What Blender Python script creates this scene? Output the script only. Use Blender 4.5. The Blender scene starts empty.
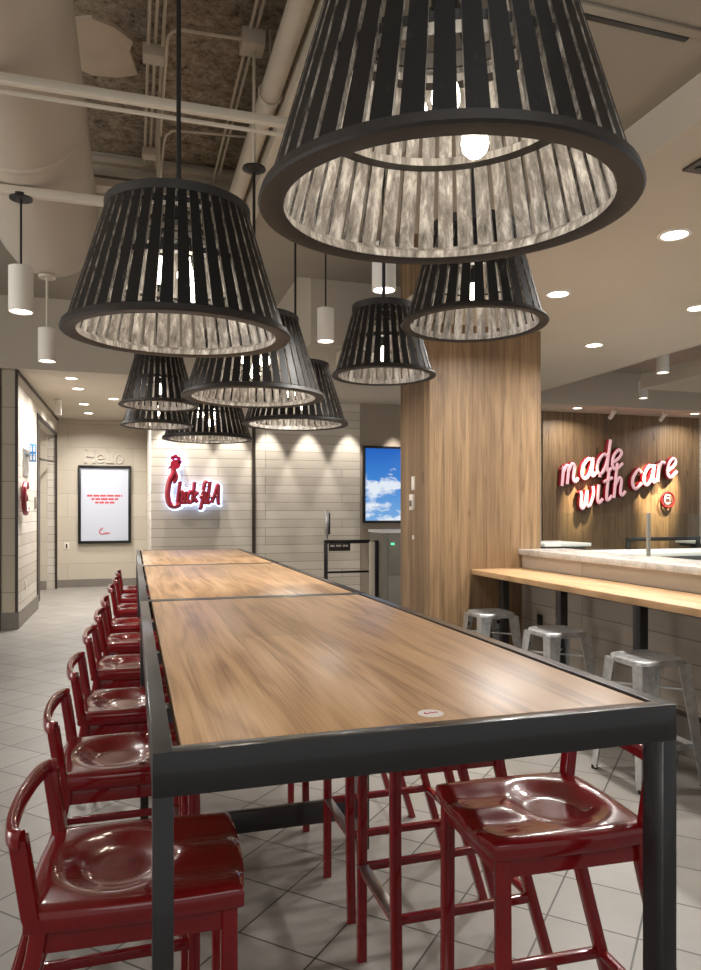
import bpy, bmesh, math, random
from mathutils import Vector, Matrix
PI = math.pi
SC = bpy.context.scene
COL = SC.collection
random.seed(7)

# ------------------------------------------------------------------ camera, world, exposure
EYE = 1.42
cam_d = bpy.data.cameras.new('camera')
cam_d.sensor_fit = 'AUTO'; cam_d.sensor_width = 36.0
cam_d.lens = 716.0/970.0*36.0
cam_d.shift_y = 25.0/970.0
cam_d.clip_start = 0.02
cam = bpy.data.objects.new('camera', cam_d); COL.objects.link(cam)
cam.location = (0, 0, EYE); cam.rotation_euler = (PI/2, 0, -math.radians(16.9))
SC.camera = cam

w = bpy.data.worlds.new('world'); SC.world = w; w.use_nodes = True
w.node_tree.nodes['Background'].inputs[0].default_value = (1.0, 0.975, 0.94, 1)
w.node_tree.nodes['Background'].inputs[1].default_value = 0.50

SC.view_settings.view_transform = 'Standard'
SC.view_settings.look = 'None'
SC.view_settings.exposure = 0.0
SC.view_settings.gamma = 1.0
SC.view_settings.use_curve_mapping = False

def area_light(name, loc, size, energy, color=(1, .965, .91), rot=(0, 0, 0), spread=PI, parent=None, shape='DISK'):
    d = bpy.data.lights.new(name, 'AREA'); d.shape = shape; d.size = size; d.energy = energy
    d.color = color; d.spread = spread
    o = bpy.data.objects.new(name, d); COL.objects.link(o); o.location = loc; o.rotation_euler = rot
    if parent: o.parent = parent
    return o

def spot_light(name, loc, target, energy, angle, blend=.5, color=(1, .955, .89), radius=.03, parent=None):
    d = bpy.data.lights.new(name, 'SPOT'); d.energy = energy; d.spot_size = angle; d.spot_blend = blend
    d.color = color; d.shadow_soft_size = radius
    o = bpy.data.objects.new(name, d); COL.objects.link(o); o.location = loc
    v = Vector(target)-Vector(loc)
    o.rotation_euler = v.to_track_quat('-Z', 'Y').to_euler()
    if parent: o.parent = parent
    return o

# light strength table (tune here)
E_SOFFIT, E_BACK, E_WASH, E_CAN, E_BULB, E_BULB_SMALL, E_SPOT = 18, 14, 150, 16, 1.0, 0.8, 900

# ------------------------------------------------------------------ materials
def srgb(r, g, b):
    f = lambda c: (c/255/12.92) if c/255 <= .04045 else ((c/255+.055)/1.055)**2.4
    return (f(r), f(g), f(b), 1)

class G:
    """node-graph helper for one material"""
    def __init__(s, name):
        s.m = bpy.data.materials.new(name); s.m.use_nodes = True
        s.t = s.m.node_tree; s.b = s.t.nodes['Principled BSDF']
    def n(s, typ, **kw):
        x = s.t.nodes.new(typ)
        for k, v in kw.items(): setattr(x, k, v)
        return x
    def l(s, a, b): s.t.links.new(a, b)
    def setv(s, sock, v):
        if isinstance(v, bpy.types.NodeSocket): s.l(v, sock)
        else: sock.default_value = v
    def pos(s): return s.n('ShaderNodeTexCoord').outputs['Object']
    def swz(s, vec, order, scale=(1, 1, 1)):
        sp = s.n('ShaderNodeSeparateXYZ'); s.l(vec, sp.inputs[0]); cb = s.n('ShaderNodeCombineXYZ')
        for i, ax in enumerate(order):
            if ax == '0': continue
            if scale[i] == 1: s.l(sp.outputs['XYZ'.index(ax)], cb.inputs[i])
            else: s.l(s.math('MULTIPLY', sp.outputs['XYZ'.index(ax)], scale[i]), cb.inputs[i])
        return cb.outputs[0]
    def math(s, op, a, b=0.0, clamp=False):
        x = s.n('ShaderNodeMath', operation=op, use_clamp=clamp); s.setv(x.inputs[0], a); s.setv(x.inputs[1], b); return x.outputs[0]
    def mapping(s, vec, loc=(0, 0, 0), rot=(0, 0, 0), scale=(1, 1, 1)):
        x = s.n('ShaderNodeMapping'); s.l(vec, x.inputs[0])
        x.inputs['Location'].default_value = loc; x.inputs['Rotation'].default_value = rot; x.inputs['Scale'].default_value = scale
        return x.outputs[0]
    def noise(s, vec, scale, detail=4, rough=.55, dist=0.0):
        x = s.n('ShaderNodeTexNoise'); s.l(vec, x.inputs['Vector'])
        x.inputs['Scale'].default_value = scale; x.inputs['Detail'].default_value = detail
        x.inputs['Roughness'].default_value = rough; x.inputs['Distortion'].default_value = dist
        return x.outputs['Fac']
    def ramp(s, fac, stops):
        x = s.n('ShaderNodeValToRGB'); s.l(fac, x.inputs[0]); e = x.color_ramp.elements
        while len(e) < len(stops): e.new(.5)
        for i, (p, c) in enumerate(stops):
            e[i].position = p; e[i].color = c if len(c) == 4 else (*c, 1)
        return x.outputs[0]
    def mix(s, fac, a, b, mode='MIX'):
        x = s.n('ShaderNodeMix', data_type='RGBA', blend_type=mode)
        s.setv(x.inputs[0], fac); s.setv(x.inputs[6], a); s.setv(x.inputs[7], b); return x.outputs[2]
    def brick(s, vec, bw, rh, mortar, c1, c2, cm, offset=.5, freq=2):
        x = s.n('ShaderNodeTexBrick'); s.l(vec, x.inputs['Vector'])
        x.inputs['Scale'].default_value = 1; x.inputs['Brick Width'].default_value = bw; x.inputs['Row Height'].default_value = rh
        x.inputs['Mortar Size'].default_value = mortar; x.inputs['Mortar Smooth'].default_value = .15
        x.inputs['Color1'].default_value = c1; x.inputs['Color2'].default_value = c2; x.inputs['Mortar'].default_value = cm
        x.offset = offset; x.offset_frequency = freq
        return x
    def bump(s, h, strength, dist=.01, invert=False):
        x = s.n('ShaderNodeBump', invert=invert); s.l(h, x.inputs['Height']); x.inputs['Strength'].default_value = strength
        x.inputs['Distance'].default_value = dist; s.l(x.outputs[0], s.b.inputs['Normal'])
    def base(s, c): s.setv(s.b.inputs['Base Color'], c)
    def set(s, rough=None, metal=None, coat=None, spec=None):
        if rough is not None: s.setv(s.b.inputs['Roughness'], rough)
        if metal is not None: s.b.inputs['Metallic'].default_value = metal
        if coat is not None: s.b.inputs['Coat Weight'].default_value = coat; s.b.inputs['Coat Roughness'].default_value = .06
        if spec is not None: s.b.inputs['Specular IOR Level'].default_value = spec

def plain(name, c, rough=.5, metal=0, coat=None, var=.06, vscale=6, spec=None):
    g = G(name); n = g.noise(g.pos(), vscale, 3)
    lo = tuple(max(0, x*(1-var)) for x in c[:3]); hi = tuple(min(1, x*(1+var)) for x in c[:3])
    g.base(g.ramp(n, [(.3, lo), (.7, hi)])); g.set(rough, metal, coat, spec); return g.m

def emit(name, c, strength):
    g = G(name); g.base((c[0], c[1], c[2], 1)); g.b.inputs['Emission Color'].default_value = (c[0], c[1], c[2], 1)
    g.b.inputs['Emission Strength'].default_value = strength; g.set(.4); return g.m

def plank_wall(name, h, v, bw, rh, c1, c2, cm, mortar=.004, grain=.10, rough=.5, var=1.0):
    """boards: h = axis along the boards, v = axis across them"""
    g = G(name); p = g.pos(); b = g.brick(g.swz(p, h+v+'0'), bw, rh, mortar, c1, c2, cm, .37, 3)
    n = g.noise(g.swz(p, h+v+'0', (1.2, 22, 1)), 2.2, 5, .6, .3)
    col = g.mix(grain, b.outputs['Color'], g.ramp(n, [(.3, (.25, .2, .16)), (.7, (1, 1, 1))]), 'MULTIPLY')
    g.base(col); g.set(rough); g.bump(b.outputs['Fac'], .5, .006, True); return g.m

def oak(name, h, v, bw, rh, dark, mid, light, rough=.35, mortar=.0008, coat=None, knots=True, tone=.35, ringw=.34, spec=None):
    g = G(name); p = g.pos()
    if v == 'W':                       # boards on both the X and the Y faces of a pillar
        q = g.n('ShaderNodeSeparateXYZ'); g.l(p, q.inputs[0]); c = g.n('ShaderNodeCombineXYZ')
        g.l(g.math('SUBTRACT', q.outputs[0], q.outputs[1]), c.inputs[0]); g.l(q.outputs[2], c.inputs[2]); p = c.outputs[0]; v = 'X'
    v2 = g.swz(p, h+v+'0')
    b = g.brick(v2, bw, rh, mortar, (.50, .48, .46, 1), (1, 1, 1, 1), (.28, .22, .18, 1), .43, 2)
    # each board gets its own slice of the grain
    sp = g.n('ShaderNodeSeparateXYZ'); g.l(v2, sp.inputs[0])
    cell = g.math('FLOOR', g.math('DIVIDE', sp.outputs[1], rh))
    cb = g.n('ShaderNodeCombineXYZ'); g.l(g.math('MULTIPLY', sp.outputs[0], .55), cb.inputs[0])
    g.l(g.math('MULTIPLY', sp.outputs[1], 5.5), cb.inputs[1]); g.l(g.math('MULTIPLY', cell, 3.7), cb.inputs[2])
    big = g.noise(cb.outputs[0], 1.5, 2, .5, .35)
    wv = g.math('FRACT', g.math('MULTIPLY', big, 6.0))
    ring = g.math('ABSOLUTE', g.math('SUBTRACT', wv, .5))
    fine = g.noise(g.swz(p, h+v+'0', (1.1, 85, 1)), 2.0, 4, .65, .1)
    cb2 = g.n('ShaderNodeCombineXYZ'); g.l(g.math('MULTIPLY', sp.outputs[0], .45), cb2.inputs[0])
    g.l(g.math('MULTIPLY', sp.outputs[1], 16.0), cb2.inputs[1]); g.l(g.math('MULTIPLY', cell, 2.3), cb2.inputs[2])
    medium = g.noise(cb2.outputs[0], 1.6, 4, .6, .25)
    f = g.math('ADD', g.math('ADD', g.math('MULTIPLY', ring, ringw), g.math('MULTIPLY', fine, .38)), g.math('MULTIPLY', medium, .50))
    col = g.ramp(f, [(.34, dark), (.54, mid), (.74, light)])
    col = g.mix(tone, col, b.outputs['Color'], 'MULTIPLY')
    if knots:
        kn = g.noise(g.swz(p, h+v+'0', (1.6, 5, 1)), 1.7, 1, .4)
        k = g.ramp(kn, [(.71, (0, 0, 0)), (.76, (1, 1, 1))])
        col = g.mix(g.math('MULTIPLY', k, .6), col, (dark[0]*.25, dark[1]*.22, dark[2]*.2, 1))
    g.base(col); g.set(rough, coat=coat, spec=spec); g.bump(fine, .06, .003); return g.m

M = {}
M['shiplap'] = plank_wall('whitewashed_shiplap', 'X', 'Z', 1.9, .128, srgb(205, 196, 182), srgb(186, 176, 162), srgb(138, 128, 115), .004)
M['panelwall'] = plank_wall('pale_panel_boards', 'X', 'Z', 3.1, .43, srgb(192, 182, 166), srgb(184, 174, 158), srgb(150, 140, 126), .003, .06)
M['shiplap_side'] = plank_wall('whitewashed_shiplap_side', 'Y', 'Z', 1.6, .14, srgb(206, 199, 188), srgb(188, 179, 167), srgb(128, 120, 110), .004)
M['tile_end'] = plank_wall('beige_wall_tile', 'X', 'Z', 1.1, .44, srgb(190, 178, 158), srgb(182, 170, 150), srgb(128, 118, 104), .004, .05)
M['knee'] = plank_wall('grey_beige_cladding', 'Y', 'Z', 2.2, .135, srgb(172, 160, 146), srgb(158, 147, 134), srgb(112, 103, 93), .003, .1)
M['taupe'] = plain('taupe_paint', srgb(150, 136, 120), .7, var=.03)
M['ceil'] = plain('ceiling_paint', srgb(192, 182, 166), .85, var=.02, vscale=2)
M['ceil_dark'] = plain('taupe_ceiling_paint', srgb(160, 151, 137), .85, var=.02, vscale=2)
M['white_paint'] = plain('white_paint', srgb(226, 220, 210), .5, var=.02)
M['pipe'] = plain('cream_painted_pipe', srgb(200, 190, 173), .55, var=.05)
M['duct'] = plain('cream_painted_duct', srgb(192, 182, 166), .6, var=.04, vscale=1.5)
M['bronze'] = plain('dark_bronze_trim', srgb(52, 44, 38), .4, var=.08)
M['basegrey'] = plain('grey_base_tile', srgb(120, 113, 104), .5, var=.08, vscale=3)
M['black'] = plain('black_steel', srgb(30, 30, 32), .30, .0, coat=.25, var=.12, spec=.5)
M['blacklamp'] = plain('blackened_lamp_metal', srgb(40, 36, 33), .5, var=.25, vscale=25)
M['rod'] = plain('black_rod', srgb(24, 22, 21), .45)
M['white'] = plain('white_laminate', srgb(228, 226, 220), .4, var=.02)
M['greybin'] = plain('grey_bin_panel', srgb(122, 116, 106), .5, var=.05)
M['screen_glass'] = plain('dark_bezel', srgb(20, 20, 22), .3)
M['steel'] = plain('brushed_steel', (.55, .54, .52, 1), .28, 1.0, var=.1)
M['plate'] = plain('white_switch_plate', srgb(222, 214, 202), .4)
M['oak_top'] = oak('oak_table_top', 'Y', 'X', 2.6, .21, srgb(158, 120, 86), srgb(208, 166, 124), srgb(226, 186, 144), .33, .0006, tone=.5, knots=False, spec=.32)
M['oak_col'] = oak('oak_column_cladding', 'Z', 'W', 9.0, .155, srgb(108, 84, 58), srgb(154, 124, 90), srgb(172, 144, 110), .5, .0012, tone=.72, ringw=.18)
M['oak_far'] = oak('oak_feature_wall', 'Z', 'X', 9.0, .2, srgb(98, 76, 52), srgb(142, 114, 82), srgb(168, 140, 106), .5, .0015, tone=.7, ringw=.15)
M['oak_counter'] = oak('oak_counter_top', 'Y', 'X', 3.0, .23, srgb(150, 114, 78), srgb(198, 160, 118), srgb(214, 178, 136), .35, .0006, tone=.2, knots=False)

def mk_floor():
    g = G('grey_floor_tile'); p = g.pos()
    r = g.mapping(p, rot=(0, 0, -PI/4))     # tiles laid on the diagonal
    r2 = g.mapping(r, loc=(-2.546+.006, -.284+.006, 0))
    b = g.brick(r2, .2965, .2965, .0036, srgb(150, 145, 139), srgb(138, 133, 127), srgb(58, 54, 50), 0, 2)
    n = g.noise(p, 3.5, 6, .65, .4); n2 = g.noise(p, 40, 3)
    c = g.mix(.42, b.outputs['Color'], g.ramp(n, [(.3, (.62, .60, .57)), (.72, (1, 1, 1))]), 'MULTIPLY')
    g.base(c); g.set(g.math('ADD', g.math('MULTIPLY', n2, .12), .33)); g.bump(b.outputs['Fac'], .4, .004, True); return g.m
M['floor'] = mk_floor()

def mk_deck():
    g = G('fireproofed_deck'); p = g.pos()
    n = g.noise(p, 9, 8, .7, .6); n2 = g.noise(p, 34, 4, .7)
    v = g.n('ShaderNodeTexVoronoi'); g.l(p, v.inputs[0]); v.inputs['Scale'].default_value = 26
    f = g.math('ADD', g.math('MULTIPLY', n, .55), g.math('MULTIPLY', n2, .45))
    g.base(g.ramp(f, [(.36, srgb(52, 45, 38)), (.46, srgb(136, 122, 104)), (.60, srgb(180, 166, 146))]))
    g.set(.95); g.bump(f, 1.0, .05); return g.m
M['deck'] = mk_deck()

def mk_red():
    g = G('glossy_red_enamel'); n = g.noise(g.pos(), 12, 3)
    g.base(g.ramp(n, [(.3, srgb(114, 14, 19)), (.7, srgb(126, 17, 23))])); g.set(.22, coat=.8, spec=.2); g.b.inputs['Coat Roughness'].default_value = .035; return g.m
M['red'] = mk_red()

def mk_galv():
    g = G('galvanised_steel'); p = g.pos(); n = g.noise(p, 22, 5, .65)
    g.base(g.ramp(n, [(.3, (.46, .47, .47)), (.7, (.74, .75, .75))])); g.set(g.math('ADD', g.math('MULTIPLY', n, .3), .24), .85); return g.m
M['galv'] = mk_galv()

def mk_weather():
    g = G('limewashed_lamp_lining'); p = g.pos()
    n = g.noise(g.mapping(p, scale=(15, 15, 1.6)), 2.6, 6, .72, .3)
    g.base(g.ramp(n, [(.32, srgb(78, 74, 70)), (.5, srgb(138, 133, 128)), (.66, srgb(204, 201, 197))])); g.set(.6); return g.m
M['weather'] = mk_weather()

def mk_slat():
    g = G('worn_black_slat'); p = g.pos()
    n = g.noise(g.mapping(p, scale=(7, 7, 1.6)), 6.0, 6, .75, .3)
    g.base(g.ramp(n, [(.58, srgb(24, 22, 21)), (.67, srgb(48, 45, 42)), (.77, srgb(126, 120, 113))])); g.set(.5, spec=.3); return g.m
M['slat'] = mk_slat()

def mk_edge():
    g = G('scuffed_slat_edge'); p = g.pos()
    n = g.noise(g.mapping(p, scale=(7, 7, 3)), 7.0, 6, .75, .3)
    g.base(g.ramp(n, [(.4, srgb(62, 57, 53)), (.56, srgb(150, 143, 134)), (.7, srgb(205, 198, 190))])); g.set(.55); return g.m
M['slat_edge'] = mk_edge()

def mk_marble():
    g = G('pale_stone_ledge'); p = g.pos(); n = g.noise(p, 6, 8, .7, 1.2)
    g.base(g.ramp(n, [(.3, srgb(150, 146, 141)), (.5, srgb(186, 182, 176)), (.7, srgb(206, 203, 198))])); g.set(.2); return g.m
M['marble'] = mk_marble()

def mk_glass():
    g = G('clear_glass')
    tr = g.n('ShaderNodeBsdfTransparent'); tr.inputs[0].default_value = (.93, .96, .945, 1)
    gl = g.n('ShaderNodeBsdfGlossy'); gl.inputs['Roughness'].default_value = .02
    lw = g.n('ShaderNodeLayerWeight'); fac = g.math('ADD', g.math('MULTIPLY', g.math('POWER', lw.outputs['Facing'], 4.0), .5), .03)
    mx = g.n('ShaderNodeMixShader'); g.l(fac, mx.inputs[0]); g.l(tr.outputs[0], mx.inputs[1]); g.l(gl.outputs[0], mx.inputs[2])
    g.l(mx.outputs[0], g.t.nodes['Material Output'].inputs['Surface'])
    return g.m
M['glass'] = mk_glass()

def mk_sky_screen():
    g = G('lit_screen_sky'); p = g.pos()
    sp = g.n('ShaderNodeSeparateXYZ'); g.l(p, sp.inputs[0])
    n = g.noise(g.mapping(p, loc=(.7, 0, .1), scale=(1.3, 1, 2.8)), 1.5, 7, .58, .15)
    up = g.math('MULTIPLY', g.math('SUBTRACT', sp.outputs[2], .62), .5)      # fewer clouds high in the picture
    c = g.ramp(g.math('SUBTRACT', n, g.math('MAXIMUM', up, 0)), [(.48, (0, 0, 0)), (.57, (1, 1, 1))])
    z = g.math('DIVIDE', g.math('SUBTRACT', sp.outputs[2], .03), 1.15, True)
    sky = g.ramp(z, [(0, srgb(120, 172, 226)), (.5, srgb(56, 134, 214)), (1, srgb(24, 96, 192))])
    col = g.mix(g.math('MULTIPLY', c, .92), sky, srgb(238, 244, 250)); g.base((0, 0, 0, 1))
    g.l(col, g.b.inputs['Emission Color']); g.b.inputs['Emission Strength'].default_value = .95; g.set(.15); return g.m
M['sky'] = mk_sky_screen()
M['posterlit'] = emit('lit_poster_face', srgb(186, 190, 202), .10)
M['poster_red'] = plain('poster_red_print', srgb(196, 60, 76), .6)
M['signred'] = plain('sign_red_enamel', srgb(150, 22, 44), .3, coat=.6)
M['halo'] = emit('sign_back_light', (.50, .64, 1.0), 3.0)
M['neonred'] = plain('sign_red_edge', srgb(140, 24, 36), .35)
M['neonface'] = emit('sign_pink_face', srgb(236, 188, 194), .32)
M['bulb'] = emit('warm_bulb', (1.0, .90, .74), 14)
M['lens'] = emit('downlight_lens', (1.0, .93, .82), 7)
M['green'] = emit('green_indicator', (.1, .9, .35), 1.6)
M['bluesign'] = plain('blue_restroom_sign', srgb(60, 132, 200), .4)
M['cream_letter'] = plain('pale_letter', srgb(188, 182, 174), .5)
M['sticker'] = plain('white_sticker', srgb(236, 226, 222), .4)
M['rubber'] = plain('dark_rubber', srgb(30, 28, 27), .7)
M['patch'] = plain('patch_plaster', srgb(196, 180, 158), .8, var=.08)

# ------------------------------------------------------------------ geometry helpers
class MB:
    def __init__(s): s.bm = bmesh.new()
    def box(s, lo, hi, bev=0.0, mat=0, seg=2):
        lo, hi = Vector(lo), Vector(hi); c = (lo+hi)/2; d = hi-lo
        r = bmesh.ops.create_cube(s.bm, size=1, matrix=Matrix.Translation(c) @ Matrix.Diagonal((*d, 1)))
        fs = set(f for v in r['verts'] for f in v.link_faces)
        for f in fs: f.material_index = mat
        if bev > 0:
            es = list(set(e for v in r['verts'] for e in v.link_edges))
            bmesh.ops.bevel(s.bm, geom=es, offset=min(bev, min(d)*.45), segments=seg, profile=.5, affect='EDGES')
        return s
    def obox(s, c, size, rot, bev=0.0, mat=0):
        """box with a rotation matrix"""
        r = bmesh.ops.create_cube(s.bm, size=1, matrix=Matrix.Translation(c) @ rot.to_4x4() @ Matrix.Diagonal((*size, 1)))
        for f in set(f for v in r['verts'] for f in v.link_faces): f.material_index = mat
        if bev > 0:
            es = list(set(e for v in r['verts'] for e in v.link_edges))
            bmesh.ops.bevel(s.bm, geom=es, offset=bev, segments=2, profile=.5, affect='EDGES')
        return s
    def loft(s, rings, cap=True, mat=0, closed=False):
        vs = [[s.bm.verts.new(p) for p in r] for r in rings]
        n = len(vs[0]); m = len(vs)
        for i in range(m if closed else m-1):
            a, b = vs[i], vs[(i+1) % m]
            for j in range(n):
                try: f = s.bm.faces.new((a[j], a[(j+1) % n], b[(j+1) % n], b[j])); f.material_index = mat
                except ValueError: pass
        if cap and not closed:
            for r, rev in ((vs[0], True), (vs[-1], False)):
                f = s.bm.faces.new(list(reversed(r)) if rev else r); f.material_index = mat
        return s
    def sweep(s, path, prof, up=(0, 0, 1), scales=None, mat=0, cap=True):
        """prof: list of (side, up) offsets; sides found from the path tangent and the up vector"""
        P = [Vector(p) for p in path]; up = Vector(up); rings = []
        for i, p in enumerate(P):
            t = (P[min(i+1, len(P)-1)]-P[max(i-1, 0)]).normalized()
            sd = t.cross(up)
            if sd.length < 1e-4: sd = t.cross(Vector((1, 0, 0)))
            sd.normalize(); u = sd.cross(t).normalized(); k = scales[i] if scales else 1
            rings.append([p+sd*(a*k)+u*(b*k) for a, b in prof])
        return s.loft(rings, cap, mat)
    def tube(s, path, r, n=10, mat=0, up=(0, 0, 1), scales=None):
        return s.sweep(path, [(r*math.cos(2*PI*k/n), r*math.sin(2*PI*k/n)) for k in range(n)], up, scales, mat)
    def lathe(s, prof, n=32, center=(0, 0, 0), mats=None, closed=False):
        """prof: (radius, z) going round; revolved about Z"""
        c = Vector(center); rings = []
        for k in range(n):
            a = 2*PI*k/n
            rings.append([s.bm.verts.new(c+Vector((max(r, 1e-5)*math.cos(a), max(r, 1e-5)*math.sin(a), z))) for r, z in prof])
        m = len(prof)
        for k in range(n):
            a, b = rings[k], rings[(k+1) % n]
            for j in range(m if closed else m-1):
                f = s.bm.faces.new((a[j], b[j], b[(j+1) % m], a[(j+1) % m]))
                if mats: f.material_index = mats[j]
        return s
    def build(s, name, mats, parent=None, smooth=True, angle=35):
        bmesh.ops.remove_doubles(s.bm, verts=s.bm.verts, dist=1e-5)
        bmesh.ops.recalc_face_normals(s.bm, faces=s.bm.faces)
        me = bpy.data.meshes.new(name); s.bm.to_mesh(me); s.bm.free()
        for m in (mats if isinstance(mats, (list, tuple)) else [mats]): me.materials.append(M[m] if isinstance(m, str) else m)
        if smooth:
            me.shade_smooth(); me.set_sharp_from_angle(angle=math.radians(angle))
        o = bpy.data.objects.new(name, me); COL.objects.link(o)
        if parent: o.parent = parent
        return o

def rect_prof(w, h, r=.004):
    """rounded rectangle profile"""
    w, h = w/2, h/2; r = min(r, w*.9, h*.9); out = []
    for cx, cy, a0 in ((w-r, h-r, 0), (-w+r, h-r, PI/2), (-w+r, -h+r, PI), (w-r, -h+r, 3*PI/2)):
        for k in range(3): out.append((cx+r*math.cos(a0+k*PI/4), cy+r*math.sin(a0+k*PI/4)))
    return out

def tag(o, label=None, cat=None, group=None, kind=None):
    if label: o['label'] = label
    if cat: o['category'] = cat
    if group: o['group'] = group
    if kind: o['kind'] = kind
    return o
def thing(name, label, cat, loc=(0, 0, 0), rz=0, group=None):
    o = bpy.data.objects.new(name, None); COL.objects.link(o); o.location = loc; o.rotation_euler = (0, 0, rz)
    o.empty_display_size = .1
    return tag(o, label, cat, group)
def children(o): return [c for c in KIDS if c.parent == o]
def copy_tree(o, parent=None):
    c = o.copy(); COL.objects.link(c)
    if parent: c.parent = parent
    for ch in list(o.children): copy_tree(ch, c)
    return c
def place(proto, first, loc, rz, label, group=None):
    o = proto if first else copy_tree(proto)
    o.location = loc; o.rotation_euler = (0, 0, rz); o['label'] = label
    if group: o['group'] = group
    return o
def struct(name, mb, mat, smooth=False):
    o = mb.build(name, mat, None, smooth); o['kind'] = 'structure'; return o
def box_struct(name, lo, hi, mat): return struct(name, MB().box(lo, hi), mat)

def smooth_path(pts, n=6):
    P = [Vector(p) for p in pts]
    if len(P) < 3: return P
    out = []
    for i in range(len(P)-1):
        p0, p1, p2, p3 = P[max(i-1, 0)], P[i], P[i+1], P[min(i+2, len(P)-1)]
        for k in range(n):
            t = k/n
            out.append(.5*((2*p1)+(-p0+p2)*t+(2*p0-5*p1+4*p2-p3)*t*t+(-p0+3*p1-3*p2+p3)*t**3))
    out.append(P[-1]); return out

# ------------------------------------------------------------------ the setting
Z_LOW, Z_SOF, Z_MID, Z_UP, Z_DECK = 3.09, 2.90, 3.75, 3.95, 4.22
Y_LOGO, Y_POST = 10.65, 14.1
X_LW = -1.32
box_struct('floor', (-7, -2, -.1), (12, 15, 0), 'floor')
# walls
box_struct('wall_back', (-1.32, Y_POST, 0), (.4, Y_POST+.12, 3.3), 'panelwall')
box_struct('wall_sign', (.25, Y_LOGO, 0), (3.39, Y_LOGO+.12, 3.3), 'shiplap')
box_struct('wall_sign_return', (.25, Y_LOGO+.12, 0), (.37, Y_POST, 3.3), 'shiplap_side')
box_struct('wall_screen', (3.39, Y_LOGO+.012, 0), (5.6, Y_LOGO+.13, 3.3), 'taupe')
box_struct('wall_behind_pillar', (5.6, Y_LOGO, 0), (6.62, Y_LOGO+.12, 3.3), 'shiplap')
box_struct('wall_feature', (6.62, Y_LOGO-.03, 0), (9.86, Y_LOGO+.12, 3.3), 'oak_far')
box_struct('wall_right', (9.86, Y_LOGO, 0), (12, Y_LOGO+.12, 3.3), 'shiplap')
box_struct('trim_1', (1.70, Y_LOGO-.02, 0), (1.75, Y_LOGO+.01, 3.09), 'bronze')
# left wall with its doorway
lw = MB()
lw.box((X_LW-.15, 9.33, 0), (X_LW, 11.15, 3.3))
lw.box((X_LW-.15, 11.15, 2.77), (X_LW, 13.9, 3.3))
lw.box((X_LW-.15, 13.9, 0), (X_LW, Y_POST+.12, 3.3))
struct('wall_left', lw, 'shiplap_side')
box_struct('wall_left_end', (X_LW-.17, 9.30, 0), (X_LW-.012, 9.33, 3.09), 'tile_end')
box_struct('wall_recess', (-2.4, 13.75, 0), (X_LW-.15, 13.87, 3.3), 'panelwall')
box_struct('wall_recess_side', (-2.5, 11.0, 0), (-2.4, 13.9, 3.3), 'taupe')
box_struct('wall_recess_near', (-2.4, 11.0, 0), (X_LW-.15, 11.12, 3.3), 'taupe')
box_struct('ceiling_recess', (-2.4, 11.0, 2.95), (X_LW-.15, 13.9, 3.0), 'ceil')
tr = MB()
tr.box((X_LW-.02, 9.29, 0), (X_LW+.012, 9.325, 3.09)); struct('trim_2', tr, 'bronze')
box_struct('trim_3', (X_LW-.235, 9.28, 0), (X_LW-.17, 9.34, 3.09), 'bronze')
box_struct('trim_4', (X_LW, 9.33, 3.05), (X_LW+.015, Y_POST, 3.09), 'bronze')
df = MB()
df.box((X_LW-.02, 11.13, 0), (X_LW+.015, 11.19, 2.81)); df.box((X_LW-.02, 13.86, 0), (X_LW+.015, 13.91, 2.81))
df.box((X_LW-.02, 11.13, 2.76), (X_LW+.015, 13.91, 2.81)); struct('trim_5', df, 'bronze')
bb = MB(); bb.box((X_LW, 9.33, 0), (X_LW+.018, 11.13, .2)); bb.box((X_LW-.17, 9.282, 0), (X_LW+.018, 9.30, .2)); struct('baseboard_left', bb, 'basegrey')
box_struct('baseboard_back', (X_LW, Y_POST-.016, 0), (.25, Y_POST, .14), 'basegrey')
box_struct('baseboard_recess', (-2.4, 13.734, 0), (X_LW-.15, 13.75, .16), 'basegrey')
# ceilings
box_struct('ceiling', (-6, 9.24, Z_LOW), (1.71, Y_POST+.2, Z_LOW+.9), 'ceil')
box_struct('ceiling.001', (1.71, 7.0, Z_LOW), (5.5, Y_LOGO+.2, Z_LOW+.9), 'ceil')
box_struct('ceiling.002', (5.5, 9.85, Z_LOW), (12, Y_LOGO+.2, Z_LOW+.9), 'ceil')
box_struct('ceiling_soffit', (2.06, .2, Z_SOF), (4.86, 7.3, Z_SOF+.18), 'ceil')
box_struct('ceiling_panel', (5.94, .5, Z_SOF), (12, 7.35, Z_SOF+.18), 'ceil')
box_struct('ceiling_slot', (4.4, 1.0, Z_MID-.1), (12, 10, Z_MID), 'ceil_dark')
box_struct('ceiling_step', (1.2, -.2, Z_SOF+.18), (4.9, 4.0, Z_SOF+.25), 'ceil_dark')
box_struct('ceiling_middle', (.85, 1.2, Z_MID), (4.4, 7.0, Z_MID+.5), 'ceil_dark')
box_struct('ceiling_upper', (-6, 6.0, Z_UP), (1.71, 9.3, Z_UP+.3), 'ceil_dark')
box_struct('ceiling_deck', (-6, .2, Z_DECK), (.9, 6.05, Z_DECK+.1), 'deck')
# bay edges: stepped beams at the far and right side of the open bay
be = MB(); be.box((-6, 5.93, 3.99), (.95, 6.02, Z_DECK)); be.box((-6, 5.88, 4.02), (.9, 5.94, 4.05)); be.box((-6, 5.87, 4.12), (.9, 5.94, 4.16)); be.box((-6, 5.86, 3.93), (.95, 6.0, 3.99))
struct('trim_6', be, 'pipe')
box_struct('trim_7', (.84, 1.0, 3.72), (.93, 6.02, 4.26), 'pipe')

# the oak-clad pillar
col = MB().box((2.238, 5.22, 0), (3.233, 5.86, 3.96)); o = struct('column', col, 'oak_col')
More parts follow.
